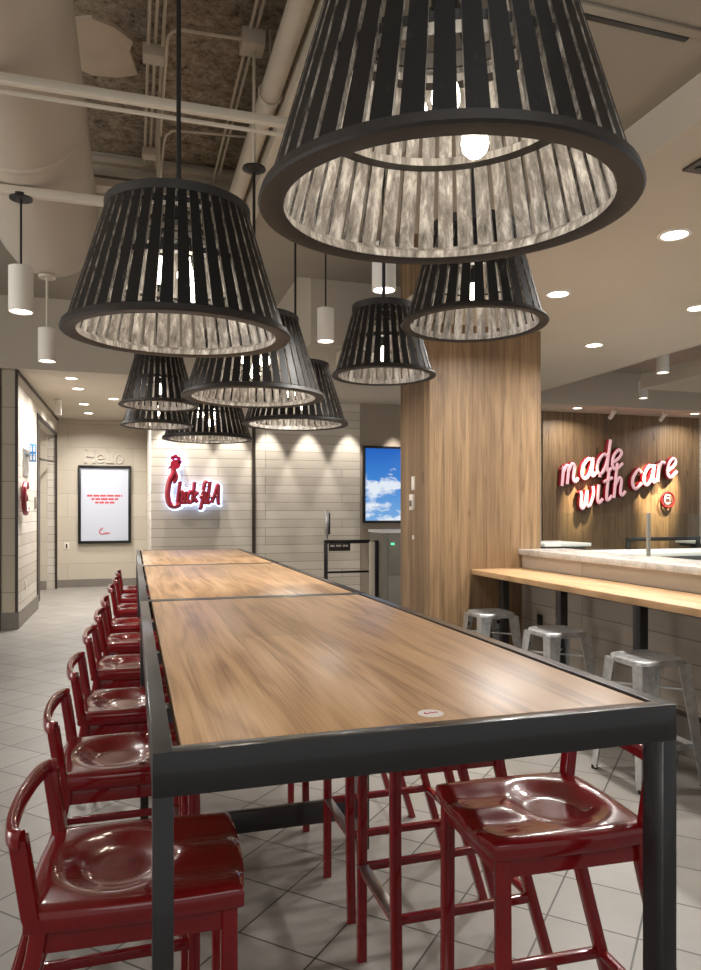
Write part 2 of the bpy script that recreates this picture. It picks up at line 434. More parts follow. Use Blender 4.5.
# half wall with stone ledge
KW = 3.06
box_struct('wall_half', (KW, .8, .0), (KW+.36, 5.22, 1.055), 'knee')
box_struct('baseboard_half', (KW-.014, .8, 0), (KW, 5.22, .23), 'basegrey')
box_struct('trim_8', (KW-.022, .8, .228), (KW, 5.22, .252), 'bronze')
bl = MB(); bl.box((3.23, 5.22, 0), (3.42, 6.0, 1.055)); struct('wall_half_return', bl, 'knee')

# ------------------------------------------------------------------ communal tables
TX0, TX1, TZ = .027, .947, 1.067
TL = 1.83
def make_table(name, y0, label):
    t = thing(name, label, 'table', ((TX0+TX1)/2, y0+TL/2, 0), group='communal tables in one row')
    hx, hy = (TX1-TX0)/2, TL/2-.002
    w, h, d = .03, .066, .055
    f = MB()
    f.box((-hx, -hy, TZ-h), (-hx+w, hy, TZ), .0015); f.box((hx-w, -hy, TZ-h), (hx, hy, TZ), .0015)
    f.box((-hx+w*.9, -hy, TZ-h), (hx-w*.9, -hy+w, TZ), .0015); f.box((-hx+w*.9, hy-w, TZ-h), (hx-w*.9, hy, TZ), .0015)
    f.build('table_frame', 'black', t)
    for sx in (-1, 1):
        for sy in (-1, 1):
            x0 = -hx if sx < 0 else hx-w; y1 = -hy if sy < 0 else hy-d
            MB().box((x0, y1, 0), (x0+w, y1+d, TZ-h+.001), .0015).build('leg', 'black', t)
    MB().box((-hx+w+.012, -hy+w+.003, TZ-.028), (hx-w-.012, hy-w-.003, TZ-.001), .002).build('table_top', 'oak_top', t)
    for y in (-.55, 0, .55):
        MB().box((-hx+.02, y-.02, TZ-.055), (hx-.02, y+.02, TZ-.028)).build('cross_brace', 'black', t)
    MB().box((-hx+w, hy-d+.01, .13), (hx-w, hy-.01, .215), .002).build('foot_bar', 'black', t)
    return t
make_table('communal_table', 1.072, 'nearest oak-topped black-framed communal table, with a small round sticker on it')
make_table('communal_table', 1.072+TL, 'middle oak-topped black-framed communal table in the row of three')
make_table('communal_table', 1.072+2*TL, 'farthest oak-topped black-framed communal table, nearest the lit red sign')
stk = MB().lathe([(.0, .0), (.0225, 0), (.0225, .0012), (0, .0014)], 28)
o = stk.build('round_sticker', 'sticker'); o.location = (.495, 1.150, TZ-.001)
tag(o, 'small round white sticker near the front edge of the nearest table', 'sticker')
m = MB(); m.tube(smooth_path([(-.008, .004, .0016), (-.012, 0, .0016), (-.008, -.004, .0016), (-.003, -.001, .0016), (.001, .003, .0016), (.004, -.003, .0016), (.009, .002, .0016), (.012, -.002, .0016)]), .0009, 6)
m.build('printed_mark', 'poster_red', o)

# ------------------------------------------------------------------ red counter stools
SZ = .767
def sstep(a, b, x):
    t = max(0, min(1, (x-a)/(b-a))); return t*t*(3-2*t)
def make_chair():
    t = thing('red_bar_stool', '', 'bar stool')
    N = 30; hx, hy = .186, .171
    bm = bmesh.new(); grid = []
    for i in range(N+1):
        row = []
        for j in range(N+1):
            u, v = -1+2*i/N, -1+2*j/N
            # squircle corners
            x = hx*u*math.sqrt(1-.10*v*v*u*u); y = hy*v*math.sqrt(1-.10*u*u*v*v)
            e = math.sqrt(((u+.20)/.66)**2+(v/.80)**2)
            dish = 1-sstep(.40, 1.05, e)
            chan = math.exp(-((abs(v)-.40)/.25)**2)*sstep(-.15, .35, u)*.55*(1-.25*sstep(.7, 1, u))
            z = SZ-.021*max(dish, chan, dish*.6+chan*.6 if dish+chan < 1.3 else 0)
            edge = max(abs(u), abs(v)); z -= .007*sstep(.90, 1.0, edge)
            row.append(bm.verts.new((x, y, z)))
        grid.append(row)
    for i in range(N):
        for j in range(N):
            bm.faces.new((grid[i][j], grid[i+1][j], grid[i+1][j+1], grid[i][j+1]))
    loop = [grid[i][0] for i in range(N)]+[grid[N][j] for j in range(N)]+[grid[i][N] for i in range(N, 0, -1)]+[grid[0][j] for j in range(N, 0, -1)]
    prev = loop
    for (k, z) in ((1.012, SZ-.014), (1.012, SZ-.036), (.985, SZ-.041)):
        cur = [bm.verts.new((v.co.x*k, v.co.y*k, z)) for v in loop]
        for a in range(len(loop)):
            b = (a+1) % len(loop); bm.faces.new((prev[a], prev[b], cur[b], cur[a]))
        prev = cur
    bm.faces.new(prev)
    mb = MB(); mb.bm.free(); mb.bm = bm
    mb.build('seat', 'red', t, True, 50)
    ap = MB(); z0, z1 = SZ-.078, SZ-.038
    ap.box((-.168, -.156, z0), (.166, -.136, z1), .003); ap.box((-.168, .136, z0), (.166, .156, z1), .003)
    ap.box((-.168, -.15, z0), (-.148, .15, z1), .003); ap.box((.146, -.15, z0), (.166, .15, z1), .003)
    ap.build('apron', 'red', t)
    pr = rect_prof(.030, .026, .005)
    for sy in (-1, 1):
        MB().sweep([(.152, sy*.160, 0), (.154, sy*.150, .35), (.154, sy*.146, SZ-.04)], pr, (0, 1, 0)).build('front_leg', 'red', t)
        path = smooth_path([(-.352, sy*.160, 0), (-.255, sy*.154, .33), (-.162, sy*.149, .69), (-.168, sy*.155, .76), (-.186, sy*.158, .885)], 5)
        MB().sweep(path, rect_prof(.028, .034, .006), (0, 1, 0)).build('rear_leg', 'red', t)
        MB().sweep([(.15, sy*.153, .298), (-.262, sy*.156, .298)], rect_prof(.02, .024, .004)).build('side_stretcher', 'red', t)
    MB().sweep([(-.262, -.155, .30), (-.262, .155, .30)], rect_prof(.02, .022, .004)).build('rear_stretcher', 'red', t)
    fr = MB().sweep([(.154, -.15, .296), (.154, .15, .296)], rect_prof(.024, .024, .004)).build('footrest', 'red', t)
    tag(MB().box((.138, -.138, .307), (.171, .138, .3115), .001).build('steel_strip', 'steel', fr), 'bare metal wear strip')
    rail = smooth_path([(-.178, -.172, .888), (-.194, -.160, .889), (-.206, -.10, .89), (-.211, 0, .89), (-.206, .10, .89), (-.194, .160, .889), (-.178, .172, .888)], 5)
    MB().sweep(rail, rect_prof(.020, .032, .008)).build('back_rail', 'red', t)
    return t
chair = make_chair()
left_y = [1.42, 2.05, 2.61, 3.24, 3.84, 4.40, 5.10, 5.70, 6.32]
ordn = ['nearest', 'second', 'third', 'fourth', 'fifth', 'sixth', 'seventh', 'eighth', 'farthest']
random.seed(3)
for i, y in enumerate(left_y):
    lab = ('glossy red metal bar stool, %s from the camera in the row left of the tables' % ordn[i]) if 0 < i < 8 else 'glossy red metal bar stool, %s of the row left of the tables' % ordn[i]
    place(chair, i == 0, (.025+(-.008, -.026, -.018, -.004, .006, .016, .030, .046, .054)[i]+random.uniform(-.003, .003), y, 0), math.radians(random.uniform(-1.2, 1.2)) if i else math.radians(-3), lab, 'red stools left of the tables')
right = [(.866, 1.415, -3, 'glossy red metal bar stool at right front, its whole seat in view'),
         (.842, 1.99, 0, 'second red metal bar stool on the right, directly behind the front right one'),
         (.872, 2.52, 0, 'third red metal bar stool on the right side under the nearest table'),
         (.885, 3.25, 0, 'fourth red metal bar stool on the right, beyond the low black foot bar')]
for x, y, a, lab in right:
    place(chair, False, (x, y, 0), PI+math.radians(a), lab, 'red stools right of the tables')

# ------------------------------------------------------------------ galvanised stools
def make_metal_stool():
    t = thing('metal_stool', '', 'stool'); H = .645; s = .153
    # seat: rounded square with turned down rim and a sunk middle
    N = 40; rings = []
    def sq(r, z, k=4.5):
        out = []
        for a in range(N):
            th = 2*PI*a/N; c, sn = math.cos(th), math.sin(th)
            q = (abs(c)**k+abs(sn)**k)**(-1/k); out.append((r*q*c, r*q*sn, z))
        return out
    mb = MB()
    mb.loft([sq(s-.004, H-.035), sq(s, H-.03), sq(s, H-.008), sq(s-.006, H), sq(s-.024, H), sq(s-.034, H-.006), sq(.02, H-.007), sq(.019, H-.02)], False)
    mb.loft([sq(s-.008, H-.035), sq(.03, H-.034), sq(.019, H-.02)], False)
    mb.build('seat', 'galv', t, True, 40)
    for sx in (-1, 1):
        for sy in (-1, 1):
            top = Vector((sx*(s-.022), sy*(s-.022), H-.02)); bot = Vector((sx*.182, sy*.182, .012))
            m = MB(); rg = []
            for p, w_ in ((bot, .020), (top, .040)):
                # L-shaped folded leg facing outward
                q = []
                for (a, b) in ((1, 1), (1, -1.0), (.82, -1.0), (.78, .6), (.6, .78), (-1.0, .82), (-1.0, 1)):
                    q.append(p+Vector((sx*(a-1)*w_ + sx*.02*1, sy*(b-1)*w_ + sy*.02, 0)))
                rg.append(q)
            m.loft(rg); lg = m.build('leg', 'galv', t)
            MB().lathe([(0, 0), (.016, 0), (.017, .02), (0, .022)], 12, (bot.x+sx*.008, bot.y+sy*.008, 0)).build('rubber_foot', 'rubber', lg)
    for sx in (-1, 1):
        MB().tube([(-.15, sx*-.15, H-.16), (.15, sx*.15, H-.16)], .006, 8).build('cross_rod', 'galv', t)
    for a, b, c_, d_ in ((-1, -1, 1, -1), (-1, 1, 1, 1), (-1, -1, -1, 1), (1, -1, 1, 1)):
        MB().sweep([(a*.165, b*.165, .20), (c_*.165, d_*.165, .20)], rect_prof(.004, .028, .001)).build('brace', 'galv', t)
    for sx in (-1, 1):
        for sy in (-1, 1):
            MB().lathe([(0, -.012), (.011, -.012), (.011, .012), (0, .012)], 12, (sx*.128, sy*.128, H-.105)).build('stacking_bumper', 'rubber', t)
    return t
ms = make_metal_stool()
for i, (x, y, rz, lab) in enumerate([(2.62, 3.19, 0, 'galvanised metal backless stool, nearest of the three at the oak counter'),
                                 (2.64, 4.07, .03, 'galvanised metal backless stool, middle one of three at the oak counter'),
                                 (2.62, 4.93, -.02, 'galvanised metal backless stool, farthest of three, against the oak pillar')]):
    place(ms, i == 0, (x, y, 0), rz, lab, 'metal stools at the counter')

# ------------------------------------------------------------------ oak counter, ledge, glass
ct = thing('oak_counter', 'long oak bar counter on black posts along the half wall', 'counter', (2.6, 3.0, 0))
MB().box((.0, -2.2, .905), (KW-2.6-.001, 2.22, .945), .003).build('counter_top', 'oak_counter', ct)
for y in (5.03-.0, 4.24, 3.45, 2.66):
    MB().box((.16, y-3.0-.032, 0), (.215, y-3.0+.032, .905), .002).build('post', 'black', ct)
lg = MB(); lg.box((KW-.035, .8, 1.055), (KW+.40, 5.22, 1.10), .004)
o = lg.build('stone_ledge', 'marble'); tag(o, 'pale grey stone ledge capping the half wall above the oak counter', 'ledge')
tg = thing('glass_screen', 'frameless glass screen with slim posts standing on the stone ledge', 'glass screen', (3.42, 4.0, 1.10))
for (a, b) in ((-2.6, -.72), (-.70, .13), (.17, 1.2)):
    MB().box((-.005, a, .004), (.005, b, .295)).build('glass_pane', 'glass', tg, False)
for y in (-.71, .15):
    MB().box((-.012, y-.009, 0), (.012, y+.009, .30), .002).build('post', 'greybin', tg)

# ------------------------------------------------------------------ furniture beyond the half wall
def high_table(loc, w, d, h, lab):
    t = thing('white_high_table', lab, 'table', loc)
    MB().box((-w/2, -d/2, h-.035), (w/2, d/2, h), .004).build('table_top', 'white', t)
    MB().box((-w/2+.04, -d/2+.04, h-.075), (w/2-.04, d/2-.04, h-.035), .002).build('table_frame', 'black', t)
    for sx in (-1, 1):
        MB().box((sx*(w/2-.08)-.03, -.05, 0), (sx*(w/2-.08)+.03, .05, h-.075), .003).build('leg', 'black', t)
    return t
high_table((4.32, 6.75, 0), .56, .6, 1.075, 'small white-topped high table beside the pillar, seen over the stone ledge')
high_table((4.75, 5.35, 0), 1.7, .5, 1.055, 'long white-topped high table just beyond the glass screen')
high_table((8.15, 8.3, 0), 1.2, .6, .98, 'white-topped high table at far right in front of the oak feature wall')
def rail(name, lab, loc, w, h, rz=0, low=.55):
    t = thing(name, lab, 'railing', loc, rz)
    MB().box((0, -.02, h-.05), (w, .02, h), .003).build('top_rail', 'black', t)
    MB().box((0.03, -.015, low-.03), (w-.03, .015, low), .003).build('lower_rail', 'black', t)
    for x in (0, w-.05):
        MB().box((x, -.02, 0), (x+.05, .02, h-.05), .003).build('post', 'black', t)
    return t
rail('black_railing', 'black steel railing in front of the oak feature wall, seen above the ledge', (6.05, 7.75, 0), 1.15, 1.07)

# ------------------------------------------------------------------ queue rail and bin by the screen
qr = rail('queue_railing', 'black queue railing hung with a small sign below the sky screen', (2.56, 9.7, 0), .72, 1.0, 0, .56)
pl = tag(MB().box((.06, -.035, .845), (.375, -.022, .955), .002).build('sign_plate', 'bronze', qr), 'small dark sign with a line of white lettering')
m = MB(); x = .085; random.seed(11)
for k in range(13):
    ww = random.choice((.010, .014, .016))
    if k not in (3, 8):
        m.box((x, -.0365, .905), (x+ww, -.0345, .93)); 
    x += ww+.006
m.build('sign_lettering', 'white', pl, False)
po = thing('slim_dispenser_post', 'slim silver and black upright holder standing on the queue railing', 'holder', (2.60, 9.7, 1.0))
MB().lathe([(0, 0), (.018, 0), (.018, .05), (.034, .09), (.036, .37), (.028, .41), (0, .415)], 14).build('sleeve', 'steel', po)
MB().box((.012, -.03, .08), (.044, .03, .38), .004).build('dark_side', 'black', po)
bn = thing('waste_bin_cabinet', 'grey waste bin cabinet with green light beside the oak pillar', 'bin', (3.105, 8.75, 0))
MB().box((0, 0, .0), (.7, .55, 1.12), .006).build('body', 'greybin', bn)
MB().box((-.02, -.02, 1.12), (.72, .57, 1.155), .004).build('lid', 'white', bn)
MB().box((.06, -.012, .58), (.64, 0, 1.05), .003).build('flap', 'greybin', bn)
MB().box((.06, -.012, .05), (.64, 0, .55), .003).build('door', 'greybin', bn)
MB().lathe([(0, -.012), (.022, -.012), (.022, .012), (0, .012)], 14, (.12, -.014, .98)).build('indicator_light', 'green', bn)
bp = thing('bin_side_frame', 'beige panel with black upright standing left of the grey bin', 'panel', (3.045, 8.95, 0))
MB().box((-.04, 0, 0), (.01, .1, 1.0), .003).build('panel', 'ceil', bp)
MB().box((.01, -.01, 0), (.05, .09, 1.02), .003).build('upright', 'black', bp)

# ------------------------------------------------------------------ wall displays
def frame_display(name, lab, x0, x1, z0, z1, y, face, depth=.07, b=.035):
    t = thing(name, lab, 'display', ((x0+x1)/2, y, z0)); w_ = (x1-x0)/2; h = z1-z0
    m = MB(); m.box((-w_, -depth, 0), (w_, -.001, b), .003); m.box((-w_, -depth, h-b), (w_, -.001, h), .003)
    m.box((-w_, -depth, b*.9), (-w_+b, -.001, h-b*.9), .003); m.box((w_-b, -depth, b*.9), (w_, -.001, h-b*.9), .003)
    m.build('frame', 'screen_glass', t)
    return t
sc = frame_display('sky_screen', 'upright wall screen showing blue sky and white clouds', 3.43, 4.2, 1.22, 2.42, Y_LOGO+.012, 'sky')
f = MB().box((-.352, -.045, .033), (.352, -.003, 1.167)).build('screen', 'sky', sc, False)
# screen picture is laid out on its own face
f.location = (0, 0, 0)
ps = frame_display('poster_display', 'white lit poster with three red text lines in a black frame', -.965, -.035, .80, 2.245, Y_POST, 'posterlit', .07, .05)
MB().box((-.416, -.04, .048), (.416, -.003, 1.397)).build('poster_sheet', 'posterlit', ps, False)
random.seed(5)
for row, (zz, hw) in enumerate(((.885, .31), (.822, .235), (.758, .17))):
    x = -hw
    while x < hw:
        ww = random.uniform(.05, .12)
        MB().box((x, -.0425, zz-.017), (min(x+ww, hw), -.0405, zz+.017)).build('printed_word', 'poster_red', ps, False); x += ww+.016
m = MB()
m.tube(smooth_path([(-.05, -.042, .27), (-.085, -.042, .25), (-.09, -.042, .20), (-.05, -.042, .17), (0, -.042, .185)]), .009, 6, up=(0, 1, 0))
m.tube(smooth_path([(-.02, -.042, .20), (0, -.042, .175), (.02, -.042, .2), (.04, -.042, .175), (.06, -.042, .2), (.09, -.042, .18)]), .008, 6, up=(0, 1, 0))
m.lathe([(0, -.005), (.02, -.005), (.02, .005), (0, .005)], 10, (-.045, -.042, .285)); m.build('printed_mark', 'poster_red', ps)

# ------------------------------------------------------------------ lettering
GL = {
 'a': (1.0, [[(.75, .85), (.45, 1.0), (.14, .7), (.1, .25), (.35, 0), (.64, .3), (.78, .95)], [(.8, 1.0), (.74, .3), (.85, .02), (1.05, .15)]]),
 'd': (1.0, [[(.75, .85), (.45, 1.0), (.14, .7), (.1, .25), (.35, 0), (.64, .3), (.80, .95)], [(.88, 1.68), (.76, .3), (.88, .02), (1.05, .15)]]),
 'm': (1.25, [[(0, .95), (.1, .8), (.08, 0)], [(.09, .6), (.27, .98), (.44, .82), (.42, 0)], [(.43, .6), (.64, .98), (.82, .82), (.8, .2), (.95, 0), (1.12, .15)]]),
 'e': (.85, [[(.1, .42), (.5, .55), (.68, .8), (.45, 1.0), (.15, .75), (.1, .3), (.35, 0), (.8, .22)]]),
 'w': (1.15, [[(0, .95), (.1, .7), (.1, .15), (.3, .02), (.48, .9)], [(.48, .9), (.5, .15), (.72, .02), (.92, .55), (.86, 1.0)]]),
 'i': (.5, [[(.1, .98), (.08, .2), (.2, 0), (.42, .15)], [(.13, 1.38), (.15, 1.46)]]),
 't': (.6, [[(.24, 1.6), (.16, .2), (.3, 0), (.52, .15)], [(-.08, 1.05), (.5, 1.12)]]),
 'h': (.95, [[(.16, 1.85), (.06, 0)], [(.08, .6), (.32, .98), (.52, .82), (.5, .2), (.64, 0), (.85, .15)]]),
 'c': (.8, [[(.7, .8), (.45, 1.0), (.13, .65), (.13, .25), (.38, 0), (.75, .2)]]),
 'r': (.65, [[(.03, .95), (.12, .8), (.08, 0)], [(.09, .6), (.28, .97), (.56, .9)]]),
 'k': (.9, [[(.16, 1.8), (.08, 0)], [(.68, .95), (.14, .45), (.4, .3), (.72, 0)]]),
 'f': (.6, [[(.6, 1.7), (.42, 1.85), (.28, 1.5), (.2, .2), (.1, -.45), (-.08, -.4)], [(0, .95), (.52, 1.0)]]),
 'l': (.45, [[(.2, 1.85), (.1, .2), (.22, 0), (.42, .15)]]),
 '-': (.5, [[(.08, .5), (.42, .55)]]),
 'A': (1.1, [[(0, -.02), (.3, .8), (.6, 1.6), (.7, .8), (.8, 0), (1.0, .02)], [(.2, .55), (.78, .6)]]),
}
def strokes(text, size, slant, track=.0):
    x = 0; out = []
    for ch in text:
        wd, st = GL[ch]
        out.append([[((x+px+slant*py)*size, py*size) for px, py in s] for s in st]); x += wd+track
    return out, x*size
def letter_tube(mb, pts, y, r, flat=1.0, n=10, dx=0, dz=0):
    P = smooth_path([(px+dx, y, pz+dz) for px, pz in pts], 6)
    mb.sweep(P, [(r*math.cos(2*PI*k/n), r*flat*math.sin(2*PI*k/n)) for k in range(n)], up=(0, 1, 0))

# "made / with care" on the oak feature wall
YF = Y_LOGO-.03
def script_line(root, text, x, z, size, rot, r, gap=None):
    st, wd = strokes(text, size, .36, .02)
    c, s = math.cos(rot), math.sin(rot)
    for let in st:
        a, b = MB(), MB()
        for path in let:
            q = [(x+px*c-pz*s, z+px*s+pz*c) for px, pz in path]
            letter_tube(a, q, -.055, r, 1.5); letter_tube(b, q, -.092, r*.72, .9)
        la = a.build('letter', 'neonred', root); b.build('lit_face', 'neonface', la)
sg = thing('made_with_care_sign', 'red-edged pink glowing script sign reading made with care', 'sign', (6.95, YF, 1.4))
script_line(sg, 'made', -.05, .42, .31, .27, .043)
script_line(sg, 'with', .31, .03, .305, .28, .043)
script_line(sg, 'care', 1.35, .36, .305, .28, .043)
st_ = MB()
for (x, z) in ((.12, .6), (.9, .85), (.52, .2), (1.2, .4), (1.6, .55), (2.2, .75)):
    st_.tube([(x, -.05, z), (x, 0, z)], .008, 6)
st_.build('standoff', 'steel', sg)
rg = thing('round_emblem_sign', 'small round red emblem right of and below the script sign', 'sign', (9.12, YF, 1.60))
m = MB(); N = 28; ring = [((.135)*math.cos(2*PI*k/N), -.05, .135*math.sin(2*PI*k/N)) for k in range(N+1)]
m.tube(ring, .018, 8, up=(0, 1, 0)); m.build('ring', 'neonred', rg)
m = MB(); m.tube(smooth_path([(.05, -.05, .07), (-.03, -.05, .08), (-.06, -.05, .0), (-.03, -.05, -.07), (.06, -.05, -.05)]), .016, 8, up=(0, 1, 0))
m.tube(smooth_path([(-.02, -.05, .02), (.03, -.05, .03), (.05, -.05, -.01)]), .014, 8, up=(0, 1, 0)); m.build('letter', 'neonface', rg)
MB().lathe([(0, 0), (.125, 0), (.125, .01), (0, .01)], 28).build('back_disc', 'oak_far', rg).rotation_euler = (PI/2, 0, 0)

# halo-lit red logo
lo = thing('lit_red_logo_sign', 'red script logo sign with blue white back light on shiplap wall', 'sign', (.46, Y_LOGO, 1.42))
cpath = [(.105, .545), (.085, .50), (.045, .42), (.02, .30), (.018, .18), (.05, .075), (.12, .055), (.19, .09)]
hk = [(.115, .54), (.135, .47), (.11, .41), (.085, .40)]
a, b = MB(), MB()
for pth, r in ((cpath, .042), (hk, .032)):
    letter_tube(a, pth, -.10, r, 1.1); letter_tube(b, pth, -.05, r+.014, .5, dx=.018, dz=-.006)
def disc(mb, cx, cz, r, y0, y1, n=18):
    mb.loft([[(cx+r*math.cos(2*PI*k/n), y, cz+r*math.sin(2*PI*k/n)) for k in range(n)] for y in (y0, y1)])
for (cx, cz, r) in ((.125, .655, .072), (.085, .745, .03), (.125, .765, .034), (.17, .74, .032), (.185, .69, .03)):
    disc(a, cx, cz, r, -.125, -.07); disc(b, cx+.022, cz-.004, r+.014, -.06, -.03)
for (mb, y0, y1, dx) in ((a, -.12, -.075, 0), (b, -.06, -.03, .01)):
    mb.loft([[(px+dx, y, pz) for px, pz in ((.07, .66), (.012, .585), (.075, .59))] for y in (y0, y1)])
for pth in ([(.10, .60), (.095, .54)],):
    letter_tube(a, pth, -.10, .04, 1.0)
la = a.build('letter', 'signred', lo); b.build('back_light', 'halo', la)
st, wd = strokes('hick-fil-A', .165, .12, -.17)
kx = .60/wd
for let in st:
    a, b = MB(), MB()
    for path in let:
        q = [(.145+px*kx, .105+pz) for px, pz in path]
        letter_tube(a, q, -.10, .031, 1.2); letter_tube(b, q, -.05, .043, .5, dx=.018, dz=-.008)
    la = a.build('letter', 'signred', lo); b.build('back_light', 'halo', la)

# "Hello" above the poster
he = thing('hello_lettering', 'pale serif lettering reading Hello above the poster', 'lettering', (-.87, Y_POST, 2.29))
def serif(mb, x, z0, z1, w_=.06):
    mb.box((x-.012, -.03, z0), (x+.012, -.005, z1))
    for z in (z0, z1): mb.box((x-w_/2, -.03, z-.006), (x+w_/2, -.005, z+.006))
m = MB(); serif(m, .035, .01, .235); serif(m, .175, .01, .235); m.box((.035, -.03, .115), (.175, -.005, .13)); m.build('letter', 'cream_letter', he, False)
m = MB(); letter_tube(m, [(.245, .085), (.355, .09), (.345, .14), (.30, .165), (.25, .13), (.24, .07), (.28, .01), (.35, .03)], -.018, .010); m.build('letter', 'cream_letter', he)
for x in (.425, .495):
    m = MB(); m.box((x-.012, -.03, .01), (x+.012, -.005, .24)); m.box((x-.03, -.03, .004), (x+.03, -.005, .016)); m.box((x-.03, -.03, .228), (x, -.005, .24)); m.build('letter', 'cream_letter', he, False)
m = MB(); letter_tube(m, [(.63+.06*math.cos(k*PI/8), .085+.08*math.sin(k*PI/8)) for k in range(17)], -.018, .011); m.build('letter', 'cream_letter', he)

# ------------------------------------------------------------------ small wall things
rs = thing('restroom_blade_sign', 'blue and white restroom sign sticking out from the left wall', 'sign', (X_LW, 10.0, 1.85))
MB().box((.0, -.25, 0), (.012, .22, .35), .002).build('back_plate', 'steel', rs)
MB().box((.012, -.01, .25), (.05, .02, .29), .002).build('bracket', 'steel', rs)
b_ = MB().box((.045, .0, .19), (.125, .02, .42), .003).build('blade', 'bluesign', rs)
m = MB()
for zc in (.25, .36):
    for xc in (.066, .104):
        m.box((xc-.011, -.002, zc-.04), (xc+.011, .001, zc+.015)); m.obox((xc, -.001, zc+.03), (.018, .003, .018), Matrix.Rotation(PI/4, 3, 'Y'))
m.build('pictogram', 'white', b_, False)
rc = thing('red_emblem_sign', 'red curved emblem on the left wall below the restroom sign', 'sign', (X_LW, 9.62, 1.57))
m = MB(); m.tube(smooth_path([(.05, .13, .13), (.05, .02, .19), (.05, -.1, .12), (.05, -.13, 0), (.05, -.09, -.13), (.05, .03, -.19), (.05, .13, -.12)]), .032, 8, up=(1, 0, 0)); m.build('letter', 'signred', rc)
m = MB(); m.tube(smooth_path([(.05, -.05, .02), (.05, .05, .03), (.05, .1, -.03)]), .022, 8, up=(1, 0, 0)); m.tube([(.05, -.08, 0), (0, -.08, 0)], .01, 6); m.build('standoff', 'signred', rc)
def plate(name, lab, cat, lo_, hi_, mat, sub=None):
    o = MB().box(lo_, hi_, .002).build(name, mat); tag(o, lab, cat)
    if sub: MB().box(*sub).build('toggle', sub_mat, o)
    return o
plate('wall_thermostat', 'small grey thermostat on left wall just before the doorway', 'thermostat', (X_LW, 10.86, 1.44), (X_LW+.025, 10.96, 1.6), 'greybin')
o = plate('wall_outlet', 'white outlet low on the left wall near its bottom', 'outlet', (X_LW, 9.95, .40), (X_LW+.01, 10.03, .52), 'plate')
o = plate('wall_outlet', 'small steel outlet plate left of the poster', 'outlet', (-1.205, Y_POST-.012, .70), (-1.125, Y_POST, .82), 'plate')
MB().box((-1.18, Y_POST-.018, .72), (-1.15, Y_POST-.012, .80), .002).build('socket', 'bronze', o)
o = plate('pillar_switch_plate', 'upper white plate on the oak pillar', 'switch', (2.230, 5.52, 1.585), (2.238, 5.59, 1.70), 'plate')
o = plate('pillar_device', 'small white device with a dark slot on the oak pillar under the plate', 'switch', (2.215, 5.53, 1.42), (2.238, 5.60, 1.55), 'plate')
MB().box((2.210, 5.545, 1.45), (2.216, 5.585, 1.50), .002).build('slot', 'bronze', o)
o = plate('pillar_button', 'tiny white button lowest on the oak pillar', 'switch', (2.230, 5.54, 1.175), (2.238, 5.575, 1.21), 'plate')
o = plate('counter_outlet', 'black outlet on the half wall below the oak counter', 'outlet', (KW-.02, 4.91, .52), (KW, 4.965, .60), 'rubber')
dr = MB().box((-1.05, 11.4, 0), (-.85, 11.6, .004)).build('floor_drain', 'basegrey'); tag(dr, 'small grey floor drain in the aisle left of the stools', 'drain'); dr.location = (.55, -2.0, 0)
# open door inside the doorway
d1 = MB(); d1.box((-1.425, 11.22, .01), (-1.385, 12.10, 2.74), .003); dd = struct('door_1', d1, 'bronze')
m = MB(); m.tube([(-1.385, 12.02, 2.21), (-1.345, 13.70, 2.28)], .018, 8); m.build('door_closer', 'bronze', dd)
area_light('recess_lamp', (-1.9, 12.8, 2.9), .15, 7)

